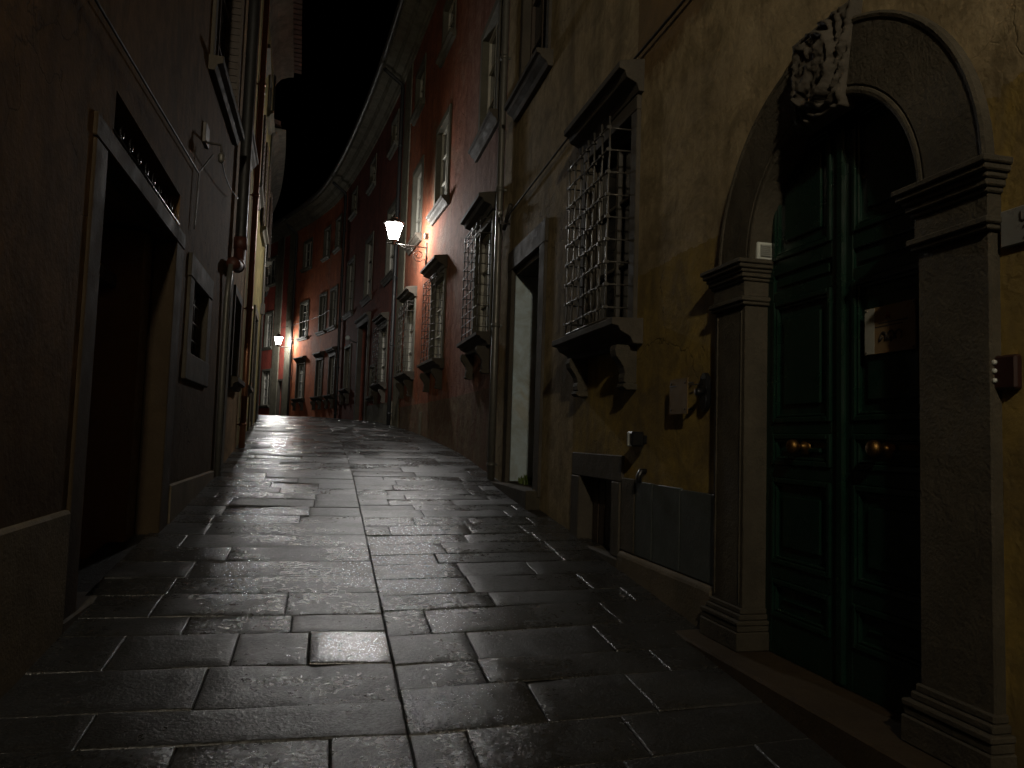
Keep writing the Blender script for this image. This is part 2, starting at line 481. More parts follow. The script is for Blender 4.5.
def window(house, side, s0, s1, z0, z1, fw=.13, framemat='stone_grey', sill='plain', hood=False, grille=None,
           sashmat='pale_wood', pane='glass', cols=2, rows=3, shutters=None, brackets=False, fn=.035, sill_n=.14):
    f = MB(side)
    f.box(s0-fw, s0, -.2, fn, z0, z1); f.box(s1, s1+fw, -.2, fn, z0, z1)
    f.box(s0-fw-.002, s1+fw+.002, -.2, fn+.003, z1, z1+fw)
    f.box(s0-fw, s1+fw, -.2, fn-.004, z0-.07, z0)
    W = f.build('window', M[framemat], house, bevel=.006)
    q = MB(side); q.box(s0+.001, s1-.001, -.19, -.125, z0+.001, z1-.001); q.build('pane', M[pane], W)
    sash(side, s0, s1, z0, z1, cols, rows, -.123).build('sash', M[sashmat], W)
    if sill:
        p = sill_n; sl = MB(side)
        if sill == 'plain':
            sl.profile(s0-fw-.06, s1+fw+.06, [(-.05,z0-.16),(p*.45,z0-.16),(p*.6,z0-.10),(p,z0-.08),(p,z0-.012),(-.05,z0-.002)])
        else:
            sl.profile(s0-fw-.12, s1+fw+.12, [(-.05,z0-.2),(p*.3,z0-.2),(p*.4,z0-.15),(p*.72,z0-.11),(p*.8,z0-.075),(p,z0-.065),(p,z0-.012),(-.05,z0-.002)])
        sl.build('sill', M[framemat if sill == 'plain' else 'stone_dark'], W, bevel=.004)
    if brackets:
        for s in (s0-.02, s1+.02): console(side, s, z0-.2).build('bracket', M['stone_dark'], W)
    if hood:
        h = MB(side); zz = z1+fw+.004; p = hood
        h.profile(s0-fw-.05, s1+fw+.05, [(-.05,zz),(p*.2,zz),(p*.3,zz+.06),(p*.7,zz+.1),(p*.78,zz+.15),(p,zz+.165),(p,zz+.22),(p*.4,zz+.25),(-.05,zz+.27)])
        h.build('hood', M['stone_dark'], W, bevel=.004)
    if grille:
        cage(side, s0-.03, s1+.03, z0+.01, z1+.02, grille, 5, 11, .0085, .004).build('grille', M['iron'], W)
    if shutters:
        for k, (a, b) in enumerate(((s0-fw*.2-(s1-s0)*.5, s0-.01), (s1+.01, s1+fw*.2+(s1-s0)*.5))):
            sh = MB(side); sh.box(a, b, fn+.012, fn+.05, z0+.01, z1-.01)
            for i in range(18):
                z = z0+.06+(z1-z0-.16)*i/17; sh.box(a+.05, b-.05, fn+.045, fn+.06, z, z+.028)
            sh.build('shutter', M[shutters], W, bevel=.003)
    return W

def console(side, s, ztop, w=.11, h=.36, p=.2):
    """scrolled stone bracket"""
    m = MB(side); pts = []
    out = [(0,.0),(p,.0),(p*1.05,-.05),(p*.98,-.10),(p*.78,-.15),(p*.62,-.2),(p*.55,-.25),(p*.6,-.29),(p*.58,-.33),(p*.4,-.36),(p*.2,-.355),(0,-.33)]
    k = h/.36
    m.profile(s-w/2, s+w/2, [(-.04, ztop-.002)] + [(a, ztop-.002+b*k) for a, b in out[1:]] + [(-.04, ztop-.33*k)])
    m.profile(s-w/2-.012, s+w/2+.012, [(-.04, ztop-.345*k),(p*.62, ztop-.345*k),(p*.66, ztop-.375*k),(p*.5, ztop-.40*k),(-.04, ztop-.40*k)])
    return m

def cornice(side, s0, s1, z, p=.62, ht=.55, house=None, mat='band'):
    m = MB(side)
    m.profile(s0, s1, [(-.05,z),(.05,z),(.07,z+.06),(.10,z+.08),(.13,z+.16),(p*.5,z+.22),(p*.52,z+.27),(p*.56,z+.29),(p*.60,z+.36),(p*.95,z+.40),(p,z+.47),(p,z+ht-.02),(-.05,z+ht+.1)], .6)
    m.build('cornice', M[mat], house)
    r = MB(side); r.profile(s0, s1, [(p+.1,z+ht+.03),(p+.1,z+ht+.1),(-4.5,z+ht+1.55),(-4.5,z+ht+1.45)], .6); r.build('roof', M['tile'], house)
    gt = MB(side); k = max(2, int((s1-s0)/.5))
    for i in range(1): gt.tube([(s0+(s1-s0)*j/k, p+.04, z+ht) for j in range(k+1)], .075, 8)
    gt.build('gutter', M['pipe_grey'], house)

def downpipe(side, s, zb, zt, house, mat='pipe_grey', r=.05, n=.08, p=None):
    m = MB(side); pts = [(s, n, zb)] + [(s, n, zb + (zt-zb)*i/6) for i in range(1, 7)]
    if p: pts += [(s, n+.03, zt+.12), (s, p*.85, zt+.42), (s, p, zt+.5)]
    m.tube(pts, r, 10)
    z = zb+.4
    while z < zt:
        m.tube([(s, n, z-.025), (s, n, z+.025)], r*1.22, 10); m.box(s-.012, s+.012, -.02, n, z-.012, z+.012); z += 1.9
    m.build('downpipe', M[mat], house)

# ================================================================== RIGHT SIDE
TOP = 10.15
# ---------- the near yellow house with the arched doorway
hy = thing('house', RS(3.2, -.2, -1.3), 'weathered yellow plaster house with the arched green double door', 'house')
SC, ZC, RI, RO = 3.2, 1.045, .62, .97            # arch centre and radii
wall(RS, -8, 10.38, -2.6, TOP+.05, [
    (SC-.68, SC+.68, -1.13, ZC+.64), hole(5.62, 6.72, .95, 2.62), hole(5.9, 6.72, -.88, -.31),
    hole(8.3, 9.62, -.53, 2.2), hole(8.3, 9.45, 4.4, 6.3), hole(4.6, 5.7, 4.4, 6.3), hole(.2, 1.3, 4.4, 6.3)], thick=.42).build('wall', M['yellow'], hy)
cornice(RS, -8, 10.38, TOP, house=hy)
# portal: arch ring, pilasters, keystone
def sweep_arch(m, prof, a0=0, a1=math.pi, k=40):
    n = len(prof); vs = []
    for i in range(k+1):
        a = a0 + (a1-a0)*i/k
        vs += [RS(SC + r*math.cos(a), q, ZC + r*math.sin(a)) for r, q in prof]
    fs = [tuple(range(n)), tuple(n*k+i for i in reversed(range(n)))]
    for i in range(k):
        for j in range(n): fs.append((i*n+j, (i+1)*n+j, (i+1)*n+(j+1)%n, i*n+(j+1)%n))
    m.add(vs, fs)
ar = MB(); sweep_arch(ar, [(RI,-.145),(RI,.024),(RI+.010,.033),(RI+.024,.035),(RI+.034,.032),(RI+.038,.0285),(RI+.044,.0285),(RI+.049,.033),(RO-.03,.035),(RO-.026,.041),(RO-.012,.045),(RO,.038),(RO,-.05),(RI+.2,-.145)])
portal = ar.build('portal', M['stone'], hy)
tag(portal)
for sg in (1, -1):
    a, b = sorted((SC+sg*.645, SC+sg*.985)); pl = MB(RS)
    pl.box(a, b, -.145, .045, -.9, ZC-.25)
    if sg > 0:
        for q in (.03, .30): pl.box(a+q, a+q+.012, .043, .052, -.86, ZC-.28)
    pil = pl.build('pilaster', M['stone'], portal, bevel=.006)
    cp = MB(RS)
    # capital: stacked slabs, widening upwards, wrapping front and sides
    for e, z0, z1 in ((.022,-.252,-.232),(.034,-.2315,-.205),(.010,-.2045,-.118),(.022,-.1175,-.098),(.036,-.0975,-.072),(.046,-.0715,-.050),(.064,-.0495,-.026),(.076,-.0255,0)):
        cp.box(a-e*.8, b+e*.8, -.1452, .046+e, ZC+z0, ZC+z1)
    cp.build('capital', M['stone'], portal, bevel=.005)
    bs = MB(RS)
    for e, z0, z1 in ((.056,-1.10,-1.0),(.046,-.9995,-.965),(.054,-.9645,-.94),(.028,-.9395,-.91),(.014,-.9095,-.88)):
        bs.box(a-e*.7, b+e*.7, -.1452, .046+e, z0, z1)
    bs.build('pilaster_base', M['stone'], portal, bevel=.005)
st = MB(RS); st.box(2.0, 4.42, -.13, .24, -1.5, -1.101); st.build('doorstep', M['stone_dim'], portal, bevel=.012)
ks = MB()
KC = 3.19
def key(u, v):
    w = .178 + .068*v; s = KC - .02*v + (u-.5)*2*w; z = 1.585 + .49*v
    x, y = (u-.5)*2, v*2-1
    rim = max(abs(x), abs(y))
    d = .062
    e = (abs(x)/.66)**2.6 + (abs(y+.02)/.70)**2.6                        # shield outline
    d += .042*max(0, min(1, (1.06-e)*5)) + .022*math.exp(-((e-.88)/.13)**2)
    if e < .8:                                                           # worn charge: a bend and two roses
        d += .014*max(0, math.cos(5.2*(x*.8+y*.9)))**2
        for cx, cy in ((-.3,.3), (.28,-.32)):
            q = math.hypot(x-cx, (y-cy)*1.2); d += .02*math.exp(-(q/.13)**2)*(1+.5*math.cos(5*math.atan2(y-cy, x-cx)))
    else:                                                                # scrolled leaf border
        a = math.atan2(y, x); d += .024*math.cos(11*a+6*e)*max(0, 1-abs(e-1.7)/1.2)
    d += .017*noise.noise(Vector((x*4.2, y*5.2, 3.1))) + .013*noise.noise(Vector((x*10, y*12, 1.1)))
    if rim > .999: d = -.02
    elif rim > .94: d = .05
    return RS(s, d, z)
ks.grid(44, 56, key)
ks.build('coat_of_arms', M['stone_dark'], portal)
# double door
for sg in (1, -1):
    a, b = sorted((SC+sg*.003, SC+sg*.66)); dm = MB(RS); n0, n1 = -.15, -.112
    dm.box(a, b, n0, n1, -1.1, ZC+.66)
    stile = .075; ins = (a+stile, b-stile)
    zr = [(-1.1,-.90),(-.70,-.62),(-.16,-.09),(.075,.135),(.80,.86),(.95,1.03),(1.62,1.705)]
    dm.box(a+.0005, a+stile, n1-.004, n1+.018, -1.099, ZC+.659); dm.box(b-stile, b-.0005, n1-.004, n1+.018, -1.099, ZC+.659)
    for z0, z1 in zr: dm.box(ins[0], ins[1], n1-.004, n1+.0172, z0, z1)
    leaf = dm.build('door_leaf', M['green_wood'], hy, bevel=.004)
    for (p0, p1) in zip(zr, zr[1:]):
        z0, z1 = p0[1], p1[0]; pn = MB(RS); w = .028
        if z1 - z0 < .12:
            pn.box(ins[0]+.03, ins[1]-.03, n1-.003, n1+.012, z0+.02, z1-.02)
        else:
            # bolection moulding and raised field
            for q0, q1, h in ((0, w, .030), (w+.0005, w+.016, .020)):
                pn.box(ins[0]+q0, ins[0]+q1, n1-.003, n1+h, z0+q0, z1-q0); pn.box(ins[1]-q1, ins[1]-q0, n1-.003, n1+h, z0+q0, z1-q0)
                pn.box(ins[0]+q1, ins[1]-q1, n1-.003, n1+h-.0006, z0+q0, z0+q1); pn.box(ins[0]+q1, ins[1]-q1, n1-.003, n1+h-.0006, z1-q1, z1-q0)
            pn.box(ins[0]+.095, ins[1]-.095, n1-.003, n1+.016, z0+.095, z1-.095)
        pn.build('panel', M['green_wood'], leaf, bevel=.005)
    kb = MB(); c = RS(SC+sg*.3, n1, -.0 + .045-.035)
    kb.lathe(c, RS(3,1,0)-RS(3,0,0), [(0,.045),(.012,.045),(.018,.034),(.03,.016),(.05,.014),(.058,.024),(.072,.036),(.09,.038),(.104,.03),(.112,.012)], 16)
    kb.build('knob', M['brass'], leaf)
    if sg == 1:
        am = MB(RS); am.profile(SC-.028, SC+.028, [(n1,-1.09),(n1,1.70),(n1+.036,1.70),(n1+.036,-1.09)]); am.build('astragal', M['green_wood'], leaf, bevel=.01)
# big grated window
W = window(hy, RS, 5.62, 6.72, .95, 2.62, fw=.12, framemat='stone_dark', sill='moulded', hood=.21, sashmat='iron_pale', brackets=False, cols=2, rows=3, sill_n=.25)
for s in (5.55, 6.68): console(RS, s, .75, .12, .31, .17).build('bracket', M['stone'], W, bevel=.004)
cage(RS, 5.66, 6.68, .97, 2.6, .2, 7, 9, .009, .010, True).build('grille', M['iron_pale'], W)
# upper windows
for s0, s1 in ((8.3, 9.45), (4.6, 5.7), (.2, 1.3)):
    window(hy, RS, s0, s1, 4.4, 6.3, fw=.12, framemat='stone_dark', sill='moulded', sashmat='dark_wood', sill_n=.2)
# doorway with whitewashed reveal
dw = MB(RS)
dw.box(8.08, 8.3, -.1, .035, -.62, 2.2); dw.box(9.62, 9.82, -.02, .035, -.62, 2.2); dw.box(8.06, 9.84, -.02, .038, 2.2, 2.46)
dd = dw.build('doorway', M['stone_dark'], hy, bevel=.006)
rv = MB(RS); rv.box(9.6, 9.64, -.5, -.022, -.53, 2.12); rv.build('reveal', M['white_paint'], dd)
dk = MB(RS); dk.box(8.2, 9.7, -.56, -.505, -.6, 2.25); dk.build('door_panel', M['dark_wood'], dd)
so = MB(RS); so.box(8.305, 9.66, -.5, -.023, 2.122, 2.24); so.build('soffit', M['stone_dark'], dd)
th = MB(RS); th.box(8.1, 9.8, -.5, .16, -1.2, -.55); th.build('threshold', M['stone'], dd, bevel=.01)
# cellar opening
cw = MB(RS)
cw.box(5.7, 6.95, -.12, .022, -.31, -.1); cw.box(6.72, 6.94, -.12, .03, -.9, -.311); cw.box(5.72, 5.9, -.12, .03, -.9, -.311); cw.box(5.7, 6.96, -.12, .05, -1.0, -.901)
ce = cw.build('cellar_window', M['stone_dark'], hy, bevel=.008)
sh = MB(RS); sh.box(5.9, 6.72, -.16, -.12, -.9, -.31)
for i in range(5): sh.box(5.92+i*.16, 6.05+i*.16, -.12, -.105, -.895, -.315)
sh.build('hatch', M['dark_wood'], ce)
# plinth and slate slabs
pb = MB(RS); pb.profile(4.2, 5.69, [(-.03,-1.6),(.06,-1.6),(.05,-.86),(.03,-.835),(-.03,-.83)]); pb.profile(-8, 2.0, [(-.03,-2.5),(.05,-2.5),(.04,-1.15),(-.03,-1.12)])
pb.profile(5.70, 8.05, [(-.03,-1.6),(.055,-1.6),(.05,-1.02),(-.03,-1.005)])
pb.build('plinth', M['plinth'], hy, bevel=.01)
for a, b, zt in ((4.21, 4.66, -.292), (4.675, 5.10, -.285), (5.115, 5.42, -.283)):
    q = MB(RS); q.box(a, b, -.01, .022, -.826, zt); q.build('slate_slab', M['slate'], hy, bevel=.004)
q = MB(RS); q.box(5.43, 5.69, -.01, .026, -.826, -.27); q.build('plinth_block', M['stone'], hy, bevel=.006)
downpipe(RS, 10.25, -.75, TOP-.3, hy, 'pipe_grey', .05, .09, .66)

# ---------- small things fixed to the yellow house
def lo(s, n, z): return RS(s, n, z)
t = thing('wall_spotlight', RS(5.3, 0, .03), 'small black box lamp on the ochre wall above the slate slabs', 'spotlight')
m = MB(RS); m.box(5.27, 5.33, -.005, .03, 0, .06); m.build('back_plate', M['black'], t, bevel=.004)
m = MB(RS); m.box(5.245, 5.355, .031, .13, -.025, .085); m.build('housing', M['black'], t, bevel=.012)
m = MB(RS); m.box(5.29, 5.32, .1305, .134, -.018, .078); m.build('glass_strip', M['white_plastic'], t)
t = thing('doorbell', RS(4.36, 0, .2), 'black pointed bell pull plate beside the left stone pilaster', 'doorbell')
m = MB(); c = RS(4.36, 0, .33); k = []
for i in range(11):
    z = -.105 + .21*i/10; a = abs(i-5)/5; k.append((.012 if i in (0, 10) else .05*(1-.55*a**3)))
vs = []; 
for i in range(11):
    z = .33 - .12 + .24*i/10
    for n in (-.004, .03): vs += [RS(4.36-k[i], n, z), RS(4.36+k[i], n, z)]
fs = []
for i in range(10):
    o = i*4; fs += [(o+2,o+3,o+7,o+6),(o,o+2,o+6,o+4),(o+1,o+5,o+7,o+3),(o,o+4,o+5,o+1)]
fs += [(0,1,3,2),(40,42,43,41)]
m.add(vs, fs); m.build('plate', M['black'], t, bevel=.003)
m = MB(); m.lathe(RS(4.36, .03, .33), (-1,0,0), [(0,.02),(.02,.02),(.03,.026),(.05,.02)], 12); m.build('knob', M['black'], t)
t = thing('wall_plate', RS(4.65, 0, .2), 'thin square plate held off the ochre wall by the black bell', 'plate')
m = MB(RS); m.box(4.52, 4.78, .05, .056, .2, .43); m.build('plate', paint('ochre enamel plate', (.13,.08,.022), .5, 0, 0), t)
m = MB(RS)
for s in (4.55, 4.75):
    for z in (.23, .40): m.tube([(s, -.01, z), (s, .062, z)], .007, 8)
m.tube([(4.42, .02, .385), (4.76, .065, .385)], .004, 6)
m.build('standoffs', M['iron'], t)
m = MB(RS); m.tube([(5.28, -.02, -.2), (5.28, .04, -.205), (5.28, .055, -.24), (5.28, .055, -.29)], .022, 8)
o = m.build('conduit_stub', M['black'], loc=RS(5.28, 0, -.29)); tag(o, 'short black conduit stub sticking out just above the slate slabs', 'conduit')
t = thing('house_number', RS(2.02, 0, .8), 'grey marble number plate right of the arched door', 'house number')
m = MB(RS); m.box(1.93, 2.195, -.004, .018, .725, .855); m.build('plate', M['marble'], t, bevel=.003)
def text(body, size, s, n, z, parent, mat, name='lettering', ext=.001):
    cu = bpy.data.curves.new(name, 'FONT'); cu.body = body; cu.size = size; cu.extrude = ext; cu.align_x = 'CENTER'
    ob = bpy.data.objects.new(name, cu); COL.objects.link(ob)
    dg = bpy.context.evaluated_depsgraph_get(); me = bpy.data.meshes.new_from_object(ob.evaluated_get(dg))
    bpy.data.objects.remove(ob)
    me.materials.clear(); me.materials.append(mat)
    o = bpy.data.objects.new(name, me); COL.objects.link(o)
    base = RS(s, n, z); along = (RS(s-.1, n, z)-base).normalized(); up = Vector((0,0,1)); nn = along.cross(up)
    mt = Matrix((along, up, nn)).transposed()
    me.transform(mt.to_4x4()); me.transform(Matrix.Translation(base - world_loc(parent)))
    o.parent = parent; return o
text('U', .05, 2.1, .0195, .80, t, M['ink'])
text('2', .07, 2.09, .0195, .737, t, M['ink'])
t = thing('bell_panel', RS(2.2, 0, .22), 'dark red bell panel with three white buttons right of the arched door', 'bell panel')
m = MB(RS); m.box(2.13, 2.235, -.004, .03, .225, .345); m.build('box', M['dark_red'], t, bevel=.008)
for z in (.258, .292, .322):
    m = MB(); m.lathe(RS(2.212, .03, z), (-1,0,0), [(0,.009),(.008,.009),(.011,.006)], 10); m.build('button', M['white_plastic'], t)
    m = MB(RS); m.tube([(2.228, .02, z-.008), (2.255, .035, z-.012)], .004, 6); m.build('lever', M['black'], t)
t = thing('sensor_box', RS(3.8, -.05, 1.045), 'small white framed sensor box standing on the left capital', 'sensor')
m = MB(RS); m.box(3.80, 3.835, -.10, .0, 1.047, 1.145); m.build('back_box', M['white_plastic'], t, bevel=.004)
m = MB(RS); m.box(3.794, 3.7995, -.083, -.017, 1.062, 1.13)
for i in range(6): m.box(3.789, 3.7935, -.08, -.02, 1.066+i*.0105, 1.071+i*.0105)
m.build('grating', M['grey_wood'], t)
# notice on the right door leaf
t = thing('notice', RS(2.865, -.09, .43), 'aged paper notice with black emblem pinned on the right green door leaf', 'notice')
n = -.079
m = MB(RS); m.box(2.71, 3.02, n-.006, n, .432, .642); m.build('sheet', M['paper'], t)
m = MB(RS); m.box(2.957, 3.019, n+.0004, n+.0016, .434, .64); m.build('white_strip', M['paper_white'], t)
m = MB(RS); m.box(2.75, 2.93, n+.0005, n+.0012, .563, .569); m.box(2.78, 2.955, n+.0005, n+.0012, .549, .554)
m.build('printed_lines', M['ink'], t)
m = MB(RS)
for i, s in enumerate((2.90, 2.853, 2.806)):
    pts = []
    for j in range(13):
        a = math.pi*(-.25 + 1.5*j/12)
        pts.append((s + .019*math.cos(a), n+.0015, .503 + .022*math.sin(a)))
    m.tube(pts, .0045, 5)
m.tube([(2.925, n+.0015, .486), (2.90, n+.0015, .503)], .004, 5); m.tube([(2.853, n+.0015, .478), (2.853, n+.0015, .503)], .004, 5)
m.build('emblem', M['ink'], t)
m = MB(RS); m.tube([(2.885, n+.001, .583), (2.872, n+.001, .61), (2.858, n+.001, .583)], .004, 5); m.tube([(2.86, n+.001, .592), (2.884, n+.001, .592)], .003, 5); m.build('crest_mark', M['ink_red'], t)
for s, z in ((2.72, .632), (3.01, .632), (2.72, .442), (3.01, .442)):
    m = MB(); m.lathe(RS(s, n, z), (-1,0,0), [(0,.005),(.004,.004)], 8); m.build('pin', M['iron'], t)
# cables
def cable(side, pts, r, label, name='cable', mat='cable', sag=0, cat='cable'):
    P = []
    for a, b in zip(pts, pts[1:]):
        for i in range(8):
            u = i/8; q = [a[k] + (b[k]-a[k])*u for k in range(3)]; q[2] -= sag*4*u*(1-u); P.append(tuple(q))
    P.append(pts[-1]); m = MB(side); m.tube(P, r, 6)
    o = m.build(name, M[mat], loc=side(*pts[0])); return tag(o, label, cat)
cable(RS, [(2.6,.03,3.08),(4.68,.03,3.06),(7.3,.035,3.08),(9.97,.05,2.98)], .011, 'dark cable running high across the yellow wall over the grated window')
t = thing('cable_insulator', RS(9.97, 0, 2.95), 'small iron insulator where the yellow wall cable ends by the downpipe', 'insulator')
m = MB(RS); m.tube([(9.97,-.02,2.9),(9.97,.12,2.9),(9.97,.13,3.02)], .014, 8); m.tube([(10.1,.05,2.86),(9.7,.06,3.08)], .03, 8); m.build('arm', M['iron'], t)
m = MB(); m.lathe(RS(9.97,.13,3.0), (0,0,1), [(0,.02),(.02,.035),(.04,.025),(.05,.035),(.08,.02)], 10); m.build('bell', M['pipe_grey'], t)
# weeds in the doorway corner
m = MB(); rs = random.Random(5)
for i in range(120):
    s = 9.12 + rs.random()*.36; n = -.1 - rs.random()*.3; z = -.55; h = rs.uniform(.03, .13); a = rs.random()*6.28
    b = RS(s, n, z); d = Vector((math.cos(a), math.sin(a), 0)); w = d.cross(Vector((0,0,1)))*rs.uniform(.008, .02)
    tip = b + Vector((0,0,h)) + d*h*.35; mid = b + Vector((0,0,h*.6)) + d*h*.12
    m.add([b-w*.4, b+w*.4, mid+w, tip, mid-w], [(0,1,2,3,4)], True)
o = m.build('weeds', M['leaf'], loc=RS(9.3, -.2, -.55)); tag(o, 'small green weeds growing in the corner of the whitewashed doorway', 'weeds')

# ---------- pink house
def base_z(side, s): p = side(s, .3, 0); return street_z(p.x, p.y)
hp = thing('house', RS(15.5, -.2, base_z(RS, 15.5)), 'long pink plaster house with caged windows and a lit lamp on its wall', 'house')
g3 = [(11.05, 12.3), (15.2, 16.45), (18.65, 19.85)]; f3 = [(11.05, 12.3), (15.3, 16.5), (18.35, 19.5)]; a3 = [(11.3, 12.3), (15.2, 16.3), (18.6, 19.7)]
wall(RS, 10.38, 21.45, -1.2, TOP+.05, [hole(a, b, 1.55, 3.25) for a, b in g3] + [hole(a, b, 4.85, 6.65) for a, b in f3] + [hole(a, b, 8.3, 9.35) for a, b in a3]).build('wall', M['pink'], hp)
cornice(RS, 10.38, 21.45, TOP, house=hp)
for a, b in g3: window(hp, RS, a, b, 1.55, 3.25, fw=.12, framemat='stone_grey', sill='moulded', hood=.27, grille=.2, pane='curtain', brackets=True, sill_n=.25)
for a, b in f3: window(hp, RS, a, b, 4.85, 6.65, fw=.14, sill='moulded', pane='glass', sill_n=.17)
for a, b in a3: window(hp, RS, a, b, 8.3, 9.35, fw=.12, sill='plain')
m = MB(RS); m.box(20.45, 21.4, -.02, .03, -1, TOP-.01, .5); m.build('pilaster_strip', M['band'], hp)
downpipe(RS, 21.5, .2, TOP-.3, hp, 'pipe_black', .055, .1, .66)
m = MB(RS); m.box(17.2, 17.5, -.02, .012, -.15, .55); m.build('utility_hatch', M['band'], hp, bevel=.004)

# ---------- dark red house
hr = thing('house', RS(27, -.2, base_z(RS, 27)), 'dark red house with a tall black arched doorway beyond the pink house', 'house')
f4 = [(22.2, 23.6), (26.4, 27.7), (30.2, 31.5)]; a4 = [(22.6, 23.6), (26.5, 27.5), (30.3, 31.2)]
wall(RS, 21.45, 32.3, -.6, TOP+.05, [hole(22.95, 24.25, 1.55, 3.25), hole(24.95, 25.7, 1.25, 2.2), hole(26.45, 28.3, .2, 3.85), hole(30.1, 31.2, 1.75, 3.35)]
     + [hole(a, b, 4.75, 6.8) for a, b in f4] + [hole(a, b, 8.7, 9.6) for a, b in a4], step=.5).build('wall', M['red'], hr)
cornice(RS, 21.45, 32.3, TOP, house=hr)
window(hr, RS, 22.95, 24.25, 1.55, 3.25, fw=.12, sill='moulded', hood=.25, grille=.2, pane='curtain', brackets=True, sill_n=.25)
window(hr, RS, 24.95, 25.7, 1.25, 2.2, fw=.08, sill='plain', pane='curtain')
window(hr, RS, 30.1, 31.2, 1.75, 3.35, fw=.12, sill='moulded', pane='curtain', brackets=True, sill_n=.2)
for a, b in f4: window(hr, RS, a, b, 4.75, 6.8, fw=.13, sill='moulded')
for a, b in a4: window(hr, RS, a, b, 8.7, 9.6, fw=.1, sill='plain')
dm = MB(RS)
dm.box(26.2, 26.45, -.1, .06, .1, 3.85); dm.box(28.3, 28.55, -.1, .06, .1, 3.85); dm.profile(26.15, 28.6, [(-.1,3.85),(.07,3.85),(.1,4.0),(.18,4.05),(.18,4.12),(-.1,4.16)])
D = dm.build('doorway', M['stone_dark'], hr, bevel=.008)
q = MB(RS); q.box(26.45, 28.3, -.3, -.22, .1, 3.85)
for i in range(2):
    for z0, z1 in ((.5,1.5),(1.65,2.7),(2.85,3.7)): q.box(26.6+i*.92, 27.3+i*.92, -.22, -.2, z0, z1)
q.build('door_leaf', M['dark_wood'], D)
m = MB(RS); m.box(21.6, 26.15, -.02, .03, -.3, .95, .5); m.build('plinth', M['band'], hr)
downpipe(RS, 32.25, .4, TOP-.3, hr, 'pipe_black', .06, .1, .66)
t = thing('wall_bracket', RS(28.8, 0, 3.4), 'short iron bracket with unlit globe by the black arched doorway', 'wall lamp')
m = MB(RS); m.tube([(28.8,-.02,3.35),(28.8,.2,3.4),(28.8,.35,3.5)], .02, 8); m.build('arm', M['iron'], t)
m = MB(); m.lathe(RS(28.8,.36,3.42), (0,0,1), [(0,.03),(.04,.075),(.1,.09),(.16,.06),(.19,.02)], 12); m.build('globe', M['white_plastic'], t)

# ---------- orange house
ho = thing('house', RS(36.5, -.2, base_z(RS, 36.5)), 'orange house in the bend behind the far lit lamp', 'house')
g5 = [(33.3, 34.4), (35.6, 36.5), (38.3, 39.35)]; f5 = [(33.55, 34.7), (35.5, 36.4), (38.2, 39.25)]; a5 = [(33.4, 34.3), (35.4, 36.2), (38.1, 39.2)]
wall(RS, 32.3, 40.2, -.6, TOP+.05, [hole(a, b, 1.65, 3.3) for a, b in g5] + [hole(a, b, 4.6, 6.25) for a, b in f5] + [hole(a, b, 8.0, 9.3) for a, b in a5], step=.4).build('wall', M['orange'], ho)
cornice(RS, 32.3, 40.2, TOP, house=ho)
for a, b in g5: window(ho, RS, a, b, 1.65, 3.3, fw=.11, framemat='stone_dark', sill='moulded', hood=.2, pane='curtain', brackets=True, sill_n=.2, rows=4)
for a, b in f5: window(ho, RS, a, b, 4.6, 6.25, fw=.12, sill='plain', pane='glass', rows=4)
for a, b in a5: window(ho, RS, a, b, 8.0, 9.3, fw=.1, sill='plain')
downpipe(RS, 40.1, .4, TOP-.3, ho, 'pipe_black', .06, .1, .66)
# ---------- crimson house with grey corner strips
hc = thing('house', RS(44, -.2, base_z(RS, 42)), 'crimson house with two pale grey pilaster strips at the end of the lane', 'house')
wall(RS, 40.2, 50, -.6, TOP+.05, [hole(41.35, 41.85, .2, 2.6), hole(43.1, 44.1, 1.4, 3.2), hole(43.2, 44.1, 4.5, 6.3), hole(43.1, 44, 7.9, 9.3)], step=.4).build('wall', M['crimson'], hc)
cornice(RS, 40.2, 50, TOP, house=hc)
for a, b in ((40.35, 41.15), (42.0, 42.85)):
    m = MB(RS); m.box(a, b, -.02, .06, -.3, TOP-.01, .4); m.build('pilaster_strip', M['band'], hc)
window(hc, RS, 43.1, 44.1, 1.4, 3.2, fw=.12, sill='plain', pane='curtain', rows=4)
window(hc, RS, 43.2, 44.1, 4.5, 6.3, fw=.12, sill='plain', pane='curtain', rows=4)
window(hc, RS, 43.1, 44, 7.9, 9.3, fw=.1, sill='plain')
m = MB(RS); m.box(41.27, 41.35, -.1, .04, .1, 2.6); m.box(41.85, 41.93, -.1, .04, .1, 2.6); m.box(41.26, 41.94, -.1, .043, 2.6, 2.7); D = m.build('doorway', M['stone_dark'], hc)
m = MB(RS); m.box(41.35, 41.85, -.2, -.15, .1, 2.6)
for z0, z1 in ((.5,1.2),(1.35,2.4)): m.box(41.42, 41.78, -.15, -.135, z0, z1)
m.build('door_leaf', M['dark_wood'], D)
cable(RS, [(33.2,.25,5.3),(38,.3,5.25),(43,.2,5.4)], .012, 'thin black wire strung across the far orange facade', sag=.05)

# ================================================================== LEFT SIDE
hl = thing('house', LS(3, -.2, -1.3), 'near brown house with a dark open doorway and iron transom grille', 'house')
LT = 8.1
wall(LS, -8, 10.4, -2.6, LT+.1, [(4.72, 6.95, -1.2, 1.62), (4.9, 7.0, 1.735, 2.0), hole(7.8, 8.72, .72, 1.42), hole(8.15, 9.9, 3.75, 5.7), hole(3.2, 4.4, 4.2, 6.0)], thick=.5).build('wall', M['brown'], hl)
